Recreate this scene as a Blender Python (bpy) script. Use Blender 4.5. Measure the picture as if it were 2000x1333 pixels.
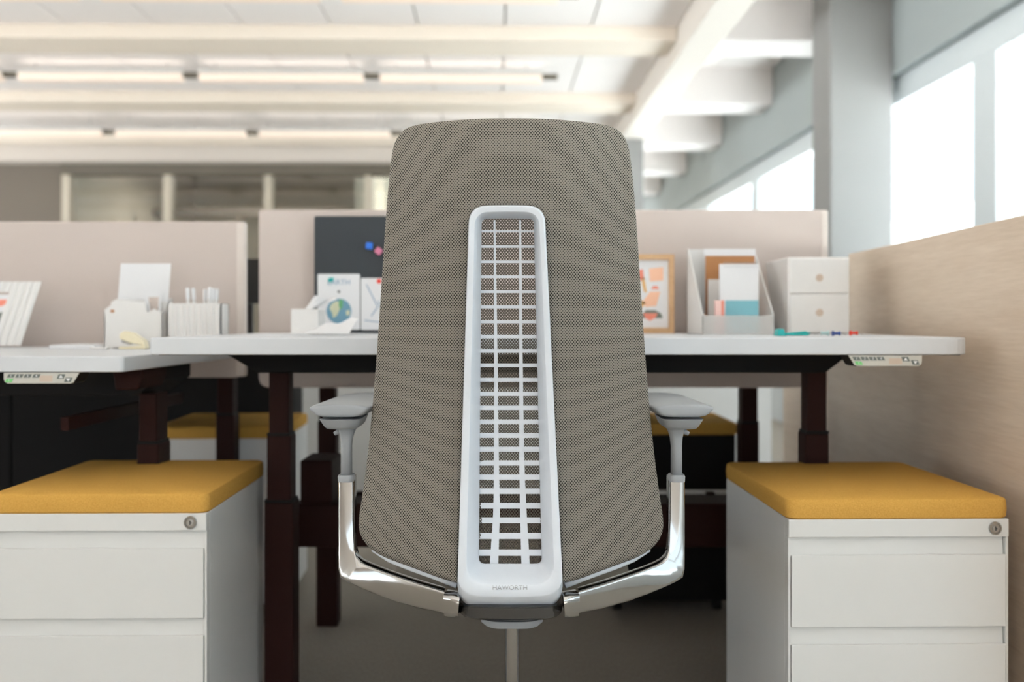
import bpy, bmesh, math, random
from mathutils import Vector, Matrix
random.seed(4)
S = bpy.context.scene
for o in list(bpy.data.objects): bpy.data.objects.remove(o)
COL = S.collection

# ------------------------------------------------------------------ camera, world, exposure
F = 35.0 / 36.0 * 2000.0          # focal length in pixels of the 2000 x 1333 frame
CZ, HY = 0.87, 630.0              # eye height, horizon row
YAW = math.radians(1.0)           # the building stands turned one degree to the desks
cd = bpy.data.cameras.new('camera'); cam = bpy.data.objects.new('camera', cd); COL.objects.link(cam)
cam.location = (0, 0, CZ); cam.rotation_euler = (math.pi / 2, 0, 0)
cd.lens = 35; cd.sensor_width = 36; cd.shift_y = -(666.5 - HY) / 2000.0
cd.clip_start = 0.05; cd.clip_end = 300
cd.dof.use_dof = True; cd.dof.focus_distance = 1.50; cd.dof.aperture_fstop = 2.8
S.camera = cam
W = bpy.data.worlds.new('sky'); S.world = W; W.use_nodes = True
bg = W.node_tree.nodes['Background']; bg.inputs[0].default_value = (0.80, 0.91, 1.0, 1); bg.inputs[1].default_value = 2.5
S.view_settings.view_transform = 'Standard'; S.view_settings.look = 'None'
S.view_settings.exposure = 0.12; S.view_settings.gamma = 1.0; S.view_settings.use_curve_mapping = False
S.cycles.use_denoising = True
S.cycles.max_bounces = 10; S.cycles.diffuse_bounces = 6; S.cycles.transparent_max_bounces = 16
S.cycles.caustics_reflective = False; S.cycles.caustics_refractive = False
S.cycles.sample_clamp_indirect = 6.0
sun = bpy.data.lights.new('sun', 'SUN'); sun.energy = 66.0; sun.angle = .02; sun.color = (.90, .96, 1.0)
so = bpy.data.objects.new('sun', sun); COL.objects.link(so); so.rotation_euler = (math.radians(42), 0, 0)
LAMP_COL = (1.0, 0.90, 0.80)
LAMP_DOWN, LAMP_UP = 1.0, 0.4

# ------------------------------------------------------------------ materials
def lin(c): return tuple(((v / 255) / 12.92 if v / 255 <= 0.04045 else ((v / 255 + 0.055) / 1.055) ** 2.4) for v in c)
def mat(name, rgb, rough=0.5, metal=0.0, var=0.03, scale=30.0, bump=0.0, stretch=(1, 1, 1), spec=0.5, bscale=None, var2=None):
    m = bpy.data.materials.new(name); m.use_nodes = True; nt = m.node_tree; N, L = nt.nodes, nt.links
    p = N['Principled BSDF']; p.inputs['Roughness'].default_value = rough; p.inputs['Metallic'].default_value = metal
    p.inputs['Specular IOR Level'].default_value = spec
    c = lin(rgb); tc = N.new('ShaderNodeTexCoord'); mp = N.new('ShaderNodeMapping'); mp.inputs['Scale'].default_value = stretch
    L.new(tc.outputs['Object'], mp.inputs[0]); nz = N.new('ShaderNodeTexNoise'); nz.inputs['Scale'].default_value = scale
    nz.inputs['Detail'].default_value = 4; L.new(mp.outputs[0], nz.inputs[0])
    mx = N.new('ShaderNodeMix'); mx.data_type = 'RGBA'; L.new(nz.outputs[0], mx.inputs[0])
    d = lin(var2) if var2 else tuple(min(1, v * (1 + var)) for v in c)
    mx.inputs[6].default_value = (*tuple(v * (1 - var) for v in c), 1); mx.inputs[7].default_value = (*d, 1)
    L.new(mx.outputs[2], p.inputs['Base Color'])
    if bump:
        bp = N.new('ShaderNodeBump'); bp.inputs['Strength'].default_value = bump; bp.inputs['Distance'].default_value = 0.002
        n2 = nz
        if bscale:
            n2 = N.new('ShaderNodeTexNoise'); n2.inputs['Scale'].default_value = bscale; L.new(mp.outputs[0], n2.inputs[0])
        L.new(n2.outputs[0], bp.inputs['Height']); L.new(bp.outputs[0], p.inputs['Normal'])
    return m

def dots_mat(name, thread, hole, see_through=False, r0=.0006, r1=.00145):
    """knitted mesh fabric: staggered small holes"""
    m = bpy.data.materials.new(name); m.use_nodes = True; nt = m.node_tree; N, L = nt.nodes, nt.links
    p = N['Principled BSDF']; p.inputs['Roughness'].default_value = 0.8; p.inputs['Specular IOR Level'].default_value = 0.25
    tc = N.new('ShaderNodeTexCoord'); sp = N.new('ShaderNodeSeparateXYZ'); L.new(tc.outputs['Object'], sp.inputs[0])
    def M(op, a, b=None):
        n = N.new('ShaderNodeMath'); n.operation = op
        for i, v in enumerate((a, b)):
            if v is None: continue
            if isinstance(v, (int, float)): n.inputs[i].default_value = v
            else: L.new(v, n.inputs[i])
        return n.outputs[0]
    px, pz = 0.00425, 0.00525
    def lattice(o):
        fx = M('MULTIPLY', M('SUBTRACT', M('FRACT', M('ADD', M('DIVIDE', sp.outputs[0], px), 100 + o)), 0.5), px)
        fz = M('MULTIPLY', M('SUBTRACT', M('FRACT', M('ADD', M('DIVIDE', sp.outputs[2], pz), 100 + o)), 0.5), pz)
        return M('SQRT', M('ADD', M('MULTIPLY', fx, fx), M('MULTIPLY', fz, fz)))
    d = M('MINIMUM', lattice(0.0), lattice(0.5))
    mr = N.new('ShaderNodeMapRange'); mr.interpolation_type = 'SMOOTHSTEP'
    mr.inputs[1].default_value = r0; mr.inputs[2].default_value = r1; L.new(d, mr.inputs[0])
    mx = N.new('ShaderNodeMix'); mx.data_type = 'RGBA'; L.new(mr.outputs[0], mx.inputs[0])
    mx.inputs[6].default_value = (*lin(hole), 1); mx.inputs[7].default_value = (*lin(thread), 1)
    L.new(mx.outputs[2], p.inputs['Base Color'])
    bp = N.new('ShaderNodeBump'); bp.inputs['Strength'].default_value = 0.5; bp.inputs['Distance'].default_value = 0.001
    L.new(mr.outputs[0], bp.inputs['Height']); L.new(bp.outputs[0], p.inputs['Normal'])
    if see_through:
        tr = N.new('ShaderNodeBsdfTransparent'); ms = N.new('ShaderNodeMixShader')
        L.new(mr.outputs[0], ms.inputs[0]); L.new(tr.outputs[0], ms.inputs[1]); L.new(p.outputs[0], ms.inputs[2])
        L.new(ms.outputs[0], N['Material Output'].inputs[0])
    return m

def wood_mat(name, a, b, axis_scale, rough=0.45):
    m = bpy.data.materials.new(name); m.use_nodes = True; nt = m.node_tree; N, L = nt.nodes, nt.links
    p = N['Principled BSDF']; p.inputs['Roughness'].default_value = rough
    tc = N.new('ShaderNodeTexCoord'); mp = N.new('ShaderNodeMapping'); mp.inputs['Scale'].default_value = axis_scale
    L.new(tc.outputs['Object'], mp.inputs[0])
    n = N.new('ShaderNodeTexNoise'); n.inputs['Scale'].default_value = 30; n.inputs['Detail'].default_value = 5; n.inputs['Roughness'].default_value = .6; L.new(mp.outputs[0], n.inputs[0])
    n2 = N.new('ShaderNodeTexNoise'); n2.inputs['Scale'].default_value = 5; n2.inputs['Detail'].default_value = 3; n2.inputs['Distortion'].default_value = .6; L.new(mp.outputs[0], n2.inputs[0])
    av = N.new('ShaderNodeMath'); av.operation = 'MULTIPLY_ADD'; L.new(n.outputs[0], av.inputs[0]); av.inputs[1].default_value = .55
    hf = N.new('ShaderNodeMath'); hf.operation = 'MULTIPLY'; L.new(n2.outputs[0], hf.inputs[0]); hf.inputs[1].default_value = .45; L.new(hf.outputs[0], av.inputs[2])
    ad = N.new('ShaderNodeMapRange'); ad.inputs[1].default_value = .3; ad.inputs[2].default_value = .7; L.new(av.outputs[0], ad.inputs[0])
    mx = N.new('ShaderNodeMix'); mx.data_type = 'RGBA'; L.new(ad.outputs[0], mx.inputs[0])
    mx.inputs[6].default_value = (*lin(a), 1); mx.inputs[7].default_value = (*lin(b), 1)
    L.new(mx.outputs[2], p.inputs['Base Color'])
    return m

def glass_mat(name, tint=(0.96, 0.98, 0.98), gloss=0.06):
    m = bpy.data.materials.new(name); m.use_nodes = True; nt = m.node_tree; N, L = nt.nodes, nt.links
    N.remove(N['Principled BSDF'])
    t = N.new('ShaderNodeBsdfTransparent'); t.inputs[0].default_value = (*tint, 1)
    g = N.new('ShaderNodeBsdfGlossy'); g.inputs['Roughness'].default_value = 0.03
    ms = N.new('ShaderNodeMixShader'); ms.inputs[0].default_value = gloss; L.new(t.outputs[0], ms.inputs[1]); L.new(g.outputs[0], ms.inputs[2])
    L.new(ms.outputs[0], N['Material Output'].inputs[0])
    return m

def frost_mat(name):
    m = mat(name, (226, 224, 222), .5); nt = m.node_tree; N, L = nt.nodes, nt.links
    t = N.new('ShaderNodeBsdfTransparent'); ms = N.new('ShaderNodeMixShader'); ms.inputs[0].default_value = .45
    L.new(t.outputs[0], ms.inputs[1]); L.new(N['Principled BSDF'].outputs[0], ms.inputs[2]); L.new(ms.outputs[0], N['Material Output'].inputs[0])
    return m

def emit_mat(name, rgb, s):
    m = mat(name, rgb); p = m.node_tree.nodes['Principled BSDF']
    p.inputs['Emission Color'].default_value = (*lin(rgb), 1); p.inputs['Emission Strength'].default_value = s
    return m

M = dict(
    fabric=dots_mat('grey_knit', (142, 135, 125), (16, 14, 12)),
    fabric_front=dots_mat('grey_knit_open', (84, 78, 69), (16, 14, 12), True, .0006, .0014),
    seat_fabric=mat('seat_fabric', (120, 114, 104), 0.9, bump=0.2, scale=400),
    plastic=mat('fog_plastic', (214, 219, 226), 0.34),
    plastic_grey=mat('armrest_grey', (150, 153, 156), 0.5),
    chrome=mat('polished_aluminium', (178, 178, 177), 0.10, 1.0, var=0.02),
    hub=mat('dark_polished_metal', (105, 106, 108), 0.2, 1.0),
    dark_rubber=mat('black_plastic', (18, 18, 18), 0.5),
    top=mat('white_laminate', (208, 211, 215), 0.45, var=0.01),
    screen=mat('blush_screen_fabric', (197, 184, 177), 0.9, scale=300, bump=0.15),
    screen_edge=mat('screen_edge_trim', (214, 203, 195), 0.7),
    oak=wood_mat('pale_oak', (216, 199, 181), (196, 176, 156), (1, .35, 6)),
    frame_oak=wood_mat('frame_oak', (208, 170, 128), (188, 148, 106), (2, 2, 12)),
    white_metal=mat('white_powder_coat', (218, 218, 216), 0.4, var=0.01),
    white_side=mat('white_powder_coat_side', (228, 228, 227), 0.28, var=0.01),
    mustard=mat('mustard_felt', (200, 150, 68), 0.95, var=0.14, scale=420, bump=0.5, spec=0.1, var2=(222, 174, 92)),
    leg=mat('maroon_brown_steel', (43, 21, 17), 0.6, spec=0.12),
    black=mat('black_steel', (12, 11, 10), 0.6, spec=0.2),
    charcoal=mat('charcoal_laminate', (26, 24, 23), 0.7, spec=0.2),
    carpet=mat('carpet', (154, 146, 136), 0.97, var=0.3, scale=60, bump=0.4, stretch=(5, 1, 1), spec=0.05, bscale=600, var2=(182, 174, 163)),
    ceiling=mat('ceiling_white', (240, 234, 232), 0.8, var=0.01),
    beam=mat('beam_paint', (222, 210, 196), 0.8, var=0.02),
    girder=mat('girder_paint', (206, 198, 190), 0.8, var=0.02),
    wall=mat('wall_paint', (188, 179, 171), 0.8, var=0.02, scale=3),
    taupe=mat('taupe_wall', (104, 95, 86), 0.85, var=0.04, scale=2),
    dark_trim=mat('dark_bronze_trim', (92, 84, 72), 0.6),
    mullion=mat('bronze_mullion', (176, 166, 150), 0.5),
    alu_white=mat('white_window_frame', (196, 202, 205), 0.5),
    header=mat('grey_header', (150, 156, 156), 0.8),
    column=mat('column_paint', (132, 130, 129), 0.7, var=0.015, scale=4),
    room_wall=mat('office_wall', (178, 172, 156), 0.9, var=0.04, scale=2),
    glass=glass_mat('clear_glass'),
    frost=frost_mat('frosted_panel'),
    lamp=emit_mat('lamp_diffuser', (214, 196, 182), 0.42),
    lamp_body=mat('lamp_body', (190, 188, 184), 0.5),
    white_plastic=mat('white_plastic', (226, 224, 222), 0.5),
    milky=mat('milky_plastic', (226, 222, 219), 0.35),
    paper=mat('white_paper', (230, 230, 232), 0.9, var=0.01),
    cream=mat('cream_plastic', (232, 222, 192), 0.4),
    kraft=mat('kraft_board', (176, 124, 82), 0.9),
    teal=mat('teal_plastic', (20, 170, 168), 0.4),
    teal_cover=mat('teal_cover', (126, 184, 196), 0.6),
    teal_pale=mat('pale_teal_cover', (170, 202, 202), 0.6),
    blue=mat('blue_plastic', (30, 110, 215), 0.4),
    navy=mat('navy_plastic', (40, 70, 140), 0.4),
    pink=mat('pink_plastic', (205, 120, 150), 0.4),
    red=mat('red_plastic', (228, 60, 40), 0.4),
    coral=mat('coral_paper', (232, 140, 120), 0.7),
    pale_pink=mat('pale_pink_paper', (236, 196, 188), 0.7),
    peach=mat('peach_print', (240, 190, 160), 0.8),
    slate=mat('slate_print', (118, 124, 116), 0.8),
    ochre=mat('ochre_print', (224, 180, 120), 0.8),
    ink=mat('black_ink', (20, 30, 32), 0.8),
    ink_blue=mat('blue_grey_ink', (130, 156, 180), 0.8),
    globe_blue=mat('globe_blue', (112, 154, 176), 0.8),
    globe_green=mat('globe_green', (104, 168, 120), 0.8),
    globe_sand=mat('globe_sand', (202, 204, 176), 0.8),
    board=mat('slate_felt_board', (56, 60, 64), 0.9, scale=200, bump=0.1),
    key_grey=mat('keypad_face', (196, 194, 186), 0.5),
    key_dark=mat('keypad_button', (102, 108, 104), 0.5),
    key_green=mat('keypad_green', (120, 200, 122), 0.5),
    sticker=mat('faded_sticker', (200, 182, 166), 0.7),
    steel=mat('needle_steel', (190, 190, 190), 0.25, 1.0),
    facade=mat('pale_facade', (236, 238, 238), 0.8, scale=0.3),
    ground=mat('pale_pavement', (215, 214, 210), 0.9, scale=0.5),
    screen_black=mat('monitor_black', (14, 14, 15), 0.35),
)

# ------------------------------------------------------------------ mesh helpers
def P(px, py, D): return Vector(((px - 1000) * D / F, D, CZ - (py - HY) * D / F))

class MB:
    def __init__(s): s.v = []; s.f = []
    def add(s, vs, fs):
        b = len(s.v); s.v += [tuple(v) for v in vs]; s.f += [tuple(i + b for i in f) for f in fs]; return s
    def box(s, x0, x1, y0, y1, z0, z1):
        return s.add([(x0, y0, z0), (x1, y0, z0), (x1, y1, z0), (x0, y1, z0), (x0, y0, z1), (x1, y0, z1), (x1, y1, z1), (x0, y1, z1)],
                     [(3, 2, 1, 0), (4, 5, 6, 7), (0, 1, 5, 4), (1, 2, 6, 5), (2, 3, 7, 6), (3, 0, 4, 7)])
    def prism(s, poly, axis, a, b):
        """poly in the two other axes, in order (x,z) for axis y; (y,z) for x; (x,y) for z"""
        def mk(p, t):
            return {'y': (p[0], t, p[1]), 'x': (t, p[0], p[1]), 'z': (p[0], p[1], t)}[axis]
        n = len(poly)
        vs = [mk(p, a) for p in poly] + [mk(p, b) for p in poly]
        fs = [tuple(range(n)), tuple(range(2 * n - 1, n - 1, -1))] + [(i, i + n, (i + 1) % n + n, (i + 1) % n) for i in range(n)]
        return s.add(vs, fs)
    def loft(s, rings, cap=True, closed=True):
        n = len(rings[0]); vs = [p for r in rings for p in r]; fs = []
        m = n if closed else n - 1
        for k in range(len(rings) - 1):
            for i in range(m):
                j = (i + 1) % n
                fs.append((k * n + i, k * n + j, (k + 1) * n + j, (k + 1) * n + i))
        if cap: fs += [tuple(range(n - 1, -1, -1)), tuple((len(rings) - 1) * n + i for i in range(n))]
        return s.add(vs, fs)
    def tube(s, pts, r, n=8):
        pts = [Vector(p) for p in pts]; rings = []
        for i, p in enumerate(pts):
            t = (pts[min(i + 1, len(pts) - 1)] - pts[max(i - 1, 0)]).normalized()
            u = t.cross(Vector((0.13, 0.31, 0.94))).normalized(); w = t.cross(u)
            rr = r[i] if isinstance(r, (list, tuple)) else r
            rings.append([p + (u * math.cos(a) + w * math.sin(a)) * rr for a in [2 * math.pi * k / n for k in range(n)]])
        return s.loft(rings)
    def disc(s, c, r, y0, y1, n=24, sx=1.0):
        """cylinder along y"""
        return s.loft([[(c[0] + sx * r * math.cos(a), y, c[1] + r * math.sin(a)) for a in [2 * math.pi * k / n for k in range(n)]] for y in (y0, y1)])
    def build(s, name, m, parent=None, smooth=False, bevel=0.0, seg=2, local=False, sub=0):
        off = Vector((0, 0, 0))
        if parent is not None and not local:
            q = parent
            while q is not None: off = off + q.location; q = q.parent
        me = bpy.data.meshes.new(name)
        vs = [Vector(v) - off for v in s.v]
        org = Vector((0, 0, 0))
        if parent is None and not local:
            org = Vector(((min(v.x for v in vs) + max(v.x for v in vs)) / 2, (min(v.y for v in vs) + max(v.y for v in vs)) / 2, min(v.z for v in vs)))
            vs = [v - org for v in vs]
        me.from_pydata(vs, [], s.f)
        bm = bmesh.new(); bm.from_mesh(me); bmesh.ops.remove_doubles(bm, verts=bm.verts, dist=1e-6)
        bmesh.ops.recalc_face_normals(bm, faces=bm.faces); bm.to_mesh(me); bm.free()
        me.materials.append(M[m] if isinstance(m, str) else m)
        o = bpy.data.objects.new(name, me); COL.objects.link(o); o.location = org; o.parent = parent
        if smooth:
            for p in me.polygons: p.use_smooth = True
            if smooth == 'auto':
                md = o.modifiers.new('edge', 'EDGE_SPLIT'); md.split_angle = math.radians(40)
        if bevel:
            md = o.modifiers.new('bevel', 'BEVEL'); md.width = bevel; md.segments = seg; md.limit_method = 'ANGLE'; md.angle_limit = math.radians(40)
        if sub:
            md = o.modifiers.new('sub', 'SUBSURF'); md.levels = sub; md.render_levels = sub
        return o

def rrect(hw, hh, r, n=4):
    pts = []
    for cx, cy, a0 in ((hw - r, hh - r, 0), (-hw + r, hh - r, 90), (-hw + r, -hh + r, 180), (hw - r, -hh + r, 270)):
        for k in range(n + 1):
            a = math.radians(a0 + 90 * k / n); pts.append((cx + r * math.cos(a), cy + r * math.sin(a)))
    return pts
def rquad(c, rad, n=8, m=6):
    """rounded quad through corners TL,TR,BR,BL with one radius each; equal sampling for lofting"""
    out = []
    k = len(c)
    for i in range(k):
        p, a, b = Vector(c[i]), Vector(c[i - 1]), Vector(c[(i + 1) % k])
        da, db = (a - p).normalized(), (b - p).normalized(); r = rad[i]
        s, e = p + da * r, p + db * r
        for j in range(n + 1):
            t = j / n; out.append((1 - t) ** 2 * s + 2 * t * (1 - t) * p * 1.0 + t * t * e)
        nx = b + (p - b).normalized() * rad[(i + 1) % k]
        for j in range(1, m): out.append(e.lerp(nx, j / m))
    return out
def spline(pts, n):
    """Catmull-Rom through pts, resampled to n points evenly by arc length"""
    pts = [Vector(p) for p in pts]; dense = []
    for i in range(len(pts) - 1):
        p0, p1, p2, p3 = pts[max(i - 1, 0)], pts[i], pts[i + 1], pts[min(i + 2, len(pts) - 1)]
        for k in range(24):
            t = k / 24
            dense.append(0.5 * ((2 * p1) + (p2 - p0) * t + (2 * p0 - 5 * p1 + 4 * p2 - p3) * t * t + (3 * p1 - p0 - 3 * p2 + p3) * t ** 3))
    dense.append(pts[-1]); L = [0]
    for a, b in zip(dense, dense[1:]): L.append(L[-1] + (b - a).length)
    out = []; j = 0
    for k in range(n):
        t = L[-1] * k / (n - 1)
        while j < len(L) - 2 and L[j + 1] < t: j += 1
        d = L[j + 1] - L[j]; out.append(dense[j].lerp(dense[j + 1], 0 if d == 0 else (t - L[j]) / d))
    return out
def interp(tab, x):
    if x <= tab[0][0]: return tab[0][1]
    for (a, u), (b, v) in zip(tab, tab[1:]):
        if x <= b: return u + (v - u) * (x - a) / (b - a)
    return tab[-1][1]
def tag(o, label, cat, group=None):
    o['label'] = label; o['category'] = cat
    if group: o['group'] = group
    return o
def thing(name, label, cat, loc=(0, 0, 0), rz=0.0, group=None):
    o = bpy.data.objects.new(name, None); COL.objects.link(o); o.location = loc; o.rotation_euler = (0, 0, rz)
    o.empty_display_size = 0.1
    return tag(o, label, cat, group)
def struct(o, yaw=True):
    o['kind'] = 'structure'
    if yaw: o.rotation_euler = (0, 0, YAW)
    return o
def sempty(name):
    o = bpy.data.objects.new(name, None); COL.objects.link(o); return struct(o)
def text_part(txt, name, m, parent, size, xf, depth=0.0003):
    cu = bpy.data.curves.new(name, 'FONT'); cu.body = txt; cu.size = size; cu.extrude = depth; cu.align_x = 'CENTER'; cu.align_y = 'CENTER'; cu.resolution_u = 3
    t = bpy.data.objects.new('tmp', cu); COL.objects.link(t); dg = bpy.context.evaluated_depsgraph_get(); dg.update()
    me = bpy.data.meshes.new_from_object(t.evaluated_get(dg)); bpy.data.objects.remove(t)
    me.name = name; me.transform(xf); me.materials.clear(); me.materials.append(M[m])
    o = bpy.data.objects.new(name, me); COL.objects.link(o); o.parent = parent
    return o

# ------------------------------------------------------------------ the building (room frame turned by YAW)
def sbox(name, m, x0, x1, y0, y1, z0, z1, parent=None, **k):
    return MB().box(x0, x1, y0, y1, z0, z1).build(name, m, parent, local=True, **k)
XW = 2.50                      # window wall
DK_L, DK_R, JB = 2.925, 3.16, 2.83
struct(sbox('floor', 'carpet', -9, XW + .3, -5, 22, -0.05, 0))
ceil = struct(sbox('ceiling', 'ceiling', -9, XW + .3, -5, 22, 3.2, 3.3))
jy = [0.9 + 2.0 * k for k in range(-2, 10)]
for y in jy:
    if y < 11: sbox('beam', 'beam', -9, 1.27, y, y + .42, JB, 3.2, ceil, bevel=.01)
    sbox('beam', 'ceiling', 1.5, XW, y, y + .42, JB, 3.2, ceil, bevel=.01)
sbox('girder', 'girder', 1.27, 1.5, -5, 22, 2.72, 3.2, ceil, bevel=.008)
tile = None
def panel(x0, x1, y0, y1, z):
    sbox('ceiling_panel', 'ceiling', x0 + .006, x1 - .006, y0, y1, z, z + .02, ceil)
for y in jy:
    if y < 11:
        ya, yb = y + .42, y + 2.0
        if y >= 2.9:
            for k in range(17): panel(1.27 - .6 * (k + 1), 1.27 - .6 * k, ya, yb, DK_L)
        else: panel(-9, 1.27, ya, yb, DK_L)
    if y >= 2.9:
        for k in range(2): panel(1.5 + .5 * k, 2.0 + .5 * k, y + .42, y + 2.0, DK_R)
# far wall with soffit and glazed offices
YB = 11.3
wb = struct(sbox('wall_back', 'taupe', -9, -4.86, YB, YB + .15, 0, 3.2))
sbox('soffit', 'wall', -9, 1.5, YB - .25, YB + .15, 2.65, 3.2, wb)
sbox('shadow_gap', 'dark_trim', -4.86, 1.5, YB - .05, YB + .12, 2.53, 2.65, wb)
gw = sempty('window_1')
for k in range(7):
    x = -4.86 + 1.13 * k if k < 6 else 1.44
    sbox('mullion', 'mullion', x, x + .09, YB - .04, YB + .1, 0, 2.53, gw, bevel=.005)
for k in range(6):
    a = -4.77 + 1.13 * k; b = -4.86 + 1.13 * (k + 1) if k < 5 else 1.44
    sbox('pane', 'glass', a, b, YB + .02, YB + .03, 0, 2.53, gw)
of = struct(sbox('wall_office', 'room_wall', -5.2, 1.6, 16.0, 16.15, 0, 3.2))
sbox('office_partition', 'room_wall', -4.86, -4.78, YB + .15, 16, 0, 3.2, of)
sbox('office_partition', 'room_wall', -1.6, -1.5, YB + .15, 16, 0, 3.2, of)
sbox('office_beam', 'dark_trim', -4.8, -1.6, 14.0, 14.12, 2.36, 2.46, of)
sbox('office_post', 'dark_trim', -3.62, -3.52, 14.0, 14.1, 0, 2.4, of)
sbox('office_post', 'dark_trim', -4.4, -4.33, 13.2, 13.28, 0, 2.5, of)
sbox('office_post', 'mullion', -2.3, -2.22, 14.0, 14.1, 0, 2.4, of)
for x in (-3.2, -.4):  # glowing panels and area lights added to brighten the glazed office
    t = struct(sbox('office_fill_panel', 'lamp', x - .7, x + .7, 13.0, 13.25, 2.86, 2.9))
    l = bpy.data.lights.new('office_fill_light', 'AREA'); l.shape = 'RECTANGLE'; l.size = 1.4; l.size_y = .25; l.energy = 45; l.color = LAMP_COL
    lo = bpy.data.objects.new('office_fill_light', l); COL.objects.link(lo); lo.parent = t; lo.location = (x, 13.125, 2.855)
# columns
co = struct(MB().prism([(2.10, 6.2), (2.5, 6.2), (2.5, 6.55), (2.10, 6.55)], 'z', 0, 3.2).build('trim_1', 'column', local=True, bevel=.012, seg=3))
struct(sbox('trim_2', 'column', 1.27, 1.5, 10.0, 10.22, 0, 2.72, bevel=.01))
# window wall
wr = struct(sbox('wall_right', 'header', XW, XW + .22, -5, 22, 2.43, 3.2))
sbox('sill_wall', 'alu_white', XW, XW + .22, -5, 22, 0, 0.55, wr)
ww = sempty('window_2')
sbox('head_frame', 'alu_white', XW + .06, XW + .2, -5, 22, 2.26, 2.43, ww, bevel=.01)
sbox('sill_frame', 'alu_white', XW + .04, XW + .2, -5, 22, .55, .68, ww, bevel=.01)
my = [-4.4, -2.1, .2, 2.55, 5.02, 7.28, 9.6, 11.9, 14.2, 16.5, 18.8]
for y in my: sbox('mullion', 'alu_white', XW + .05, XW + .2, y, y + .25, .68, 2.26, ww, bevel=.006)
for a, b in zip(my, my[1:]): sbox('pane', 'glass', XW + .12, XW + .13, a + .25, b, .68, 2.26, ww)
# unseen walls left and behind the viewer, openings shaped to steer daylight
wl = struct(sbox('wall_left', 'wall', -9.1, -9, -5, 22, 2.0, 3.3))
sbox('sill_wall', 'wall', -9.1, -9, -5, 22, -.05, .1, wl)
wf = struct(sbox('wall_front', 'wall', -9, XW + .3, -5.1, -5, 2.3, 3.3))
sbox('sill_wall', 'wall', -9, XW + .3, -5.1, -5, -.05, .9, wf)
sbox('daylight_stop', 'wall', -9, -2.6, -5.1, -5, .9, 2.3, wf)  # unseen blank stretch added so daylight comes from behind right
# outside
tag(MB().box(14, 24, 10, 60, 0, 4.6).box(14, 24, -12, 8, 0, 3.1).build('neighbour_building', 'facade'), 'pale low building outside the windows on the right', 'building')
for z in (2.2, 3.4): MB().box(13.9, 14, 10, 60, z, z + .25).build('ledge', 'header', bpy.data.objects['neighbour_building'])
struct(sbox('ground', 'ground', -70, 70, -60, 90, -.4, -.06), False)['label'] = 'pale paved ground outside'
bpy.data.objects['ground'].name = 'floor_outside'

# linear ceiling lamps, four per row
xs = [-5.22, -3.80, -2.39, -.97, .44]
LAMPLAB = {5.9: ['linear lamp on the top photo edge, leftmost of its row', 'linear lamp on the top photo edge, second from left',
                 'linear lamp on the top photo edge, third from left', 'linear lamp on the top photo edge, above the chair back'],
           7.9: ['linear lamp in the nearer ceiling row, leftmost, cut by the photo edge', 'second linear lamp of the nearer ceiling row',
                 'third linear lamp of the nearer ceiling row', 'rightmost linear lamp of the nearer row, above the chair back'],
           9.9: ['linear lamp in the far ceiling row at the photo edge', 'second linear lamp of the far ceiling row by the soffit',
                 'third linear lamp of the far ceiling row by the soffit', 'rightmost linear lamp of the far row, behind the chair top']}
for y in (5.9, 7.9, 9.9):
    z = CZ + (1.93 if y != 9.9 else 1.86)
    for i in range(4):
        a, b = xs[i] + .06, xs[i + 1] - .06
        c = Matrix.Rotation(YAW, 3, 'Z') @ Vector(((a + b) / 2, y, 0))
        lab = LAMPLAB[y][i]
        t = thing('ceiling_lamp', lab, 'ceiling lamp', (c.x, c.y, z), YAW, 'linear ceiling lamps in rows')
        h = (b - a) / 2
        MB().box(-h, h, -.05, .05, .03, .06).build('housing', 'lamp_body', t, local=True, bevel=.006)
        MB().box(-h + .004, h - .004, -.048, .048, -.03, .03).build('diffuser', 'lamp', t, local=True, bevel=.012, seg=3)
        MB().box(h - .005, h + .12, -.025, .025, .0, .04).build('connector', 'dark_trim', t, local=True)
        for sx in (-.8, .8): MB().tube([(h * sx, 0, .055), (h * sx, 0, DK_L - z)], .004, 6).build('hanger', 'lamp_body', t, local=True)
        for nm, pw, zz, rx in (('down_light', LAMP_DOWN, -.034, 0), ('up_light', LAMP_UP, .066, math.pi)):
            l = bpy.data.lights.new(nm, 'AREA'); l.shape = 'RECTANGLE'; l.size = 2 * h - .02; l.size_y = .08; l.energy = pw; l.color = LAMP_COL
            lo = bpy.data.objects.new(nm, l); COL.objects.link(lo); lo.parent = t; lo.location = (0, 0, zz); lo.rotation_euler = (rx, 0, 0)

# oak side partition right of the desk
pt = struct(MB().box(0, .03, -.22, 1.0, 0, 1.06).box(0, .03, 1.0, 1.75, 0, .80).build('wall_partition', 'oak', local=True, bevel=.002), False)  # low rear box added to block window light leaking under the desk
pt.location = (.905, 1.77, 0); pt.rotation_euler = (0, 0, -math.radians(1.75))

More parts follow.
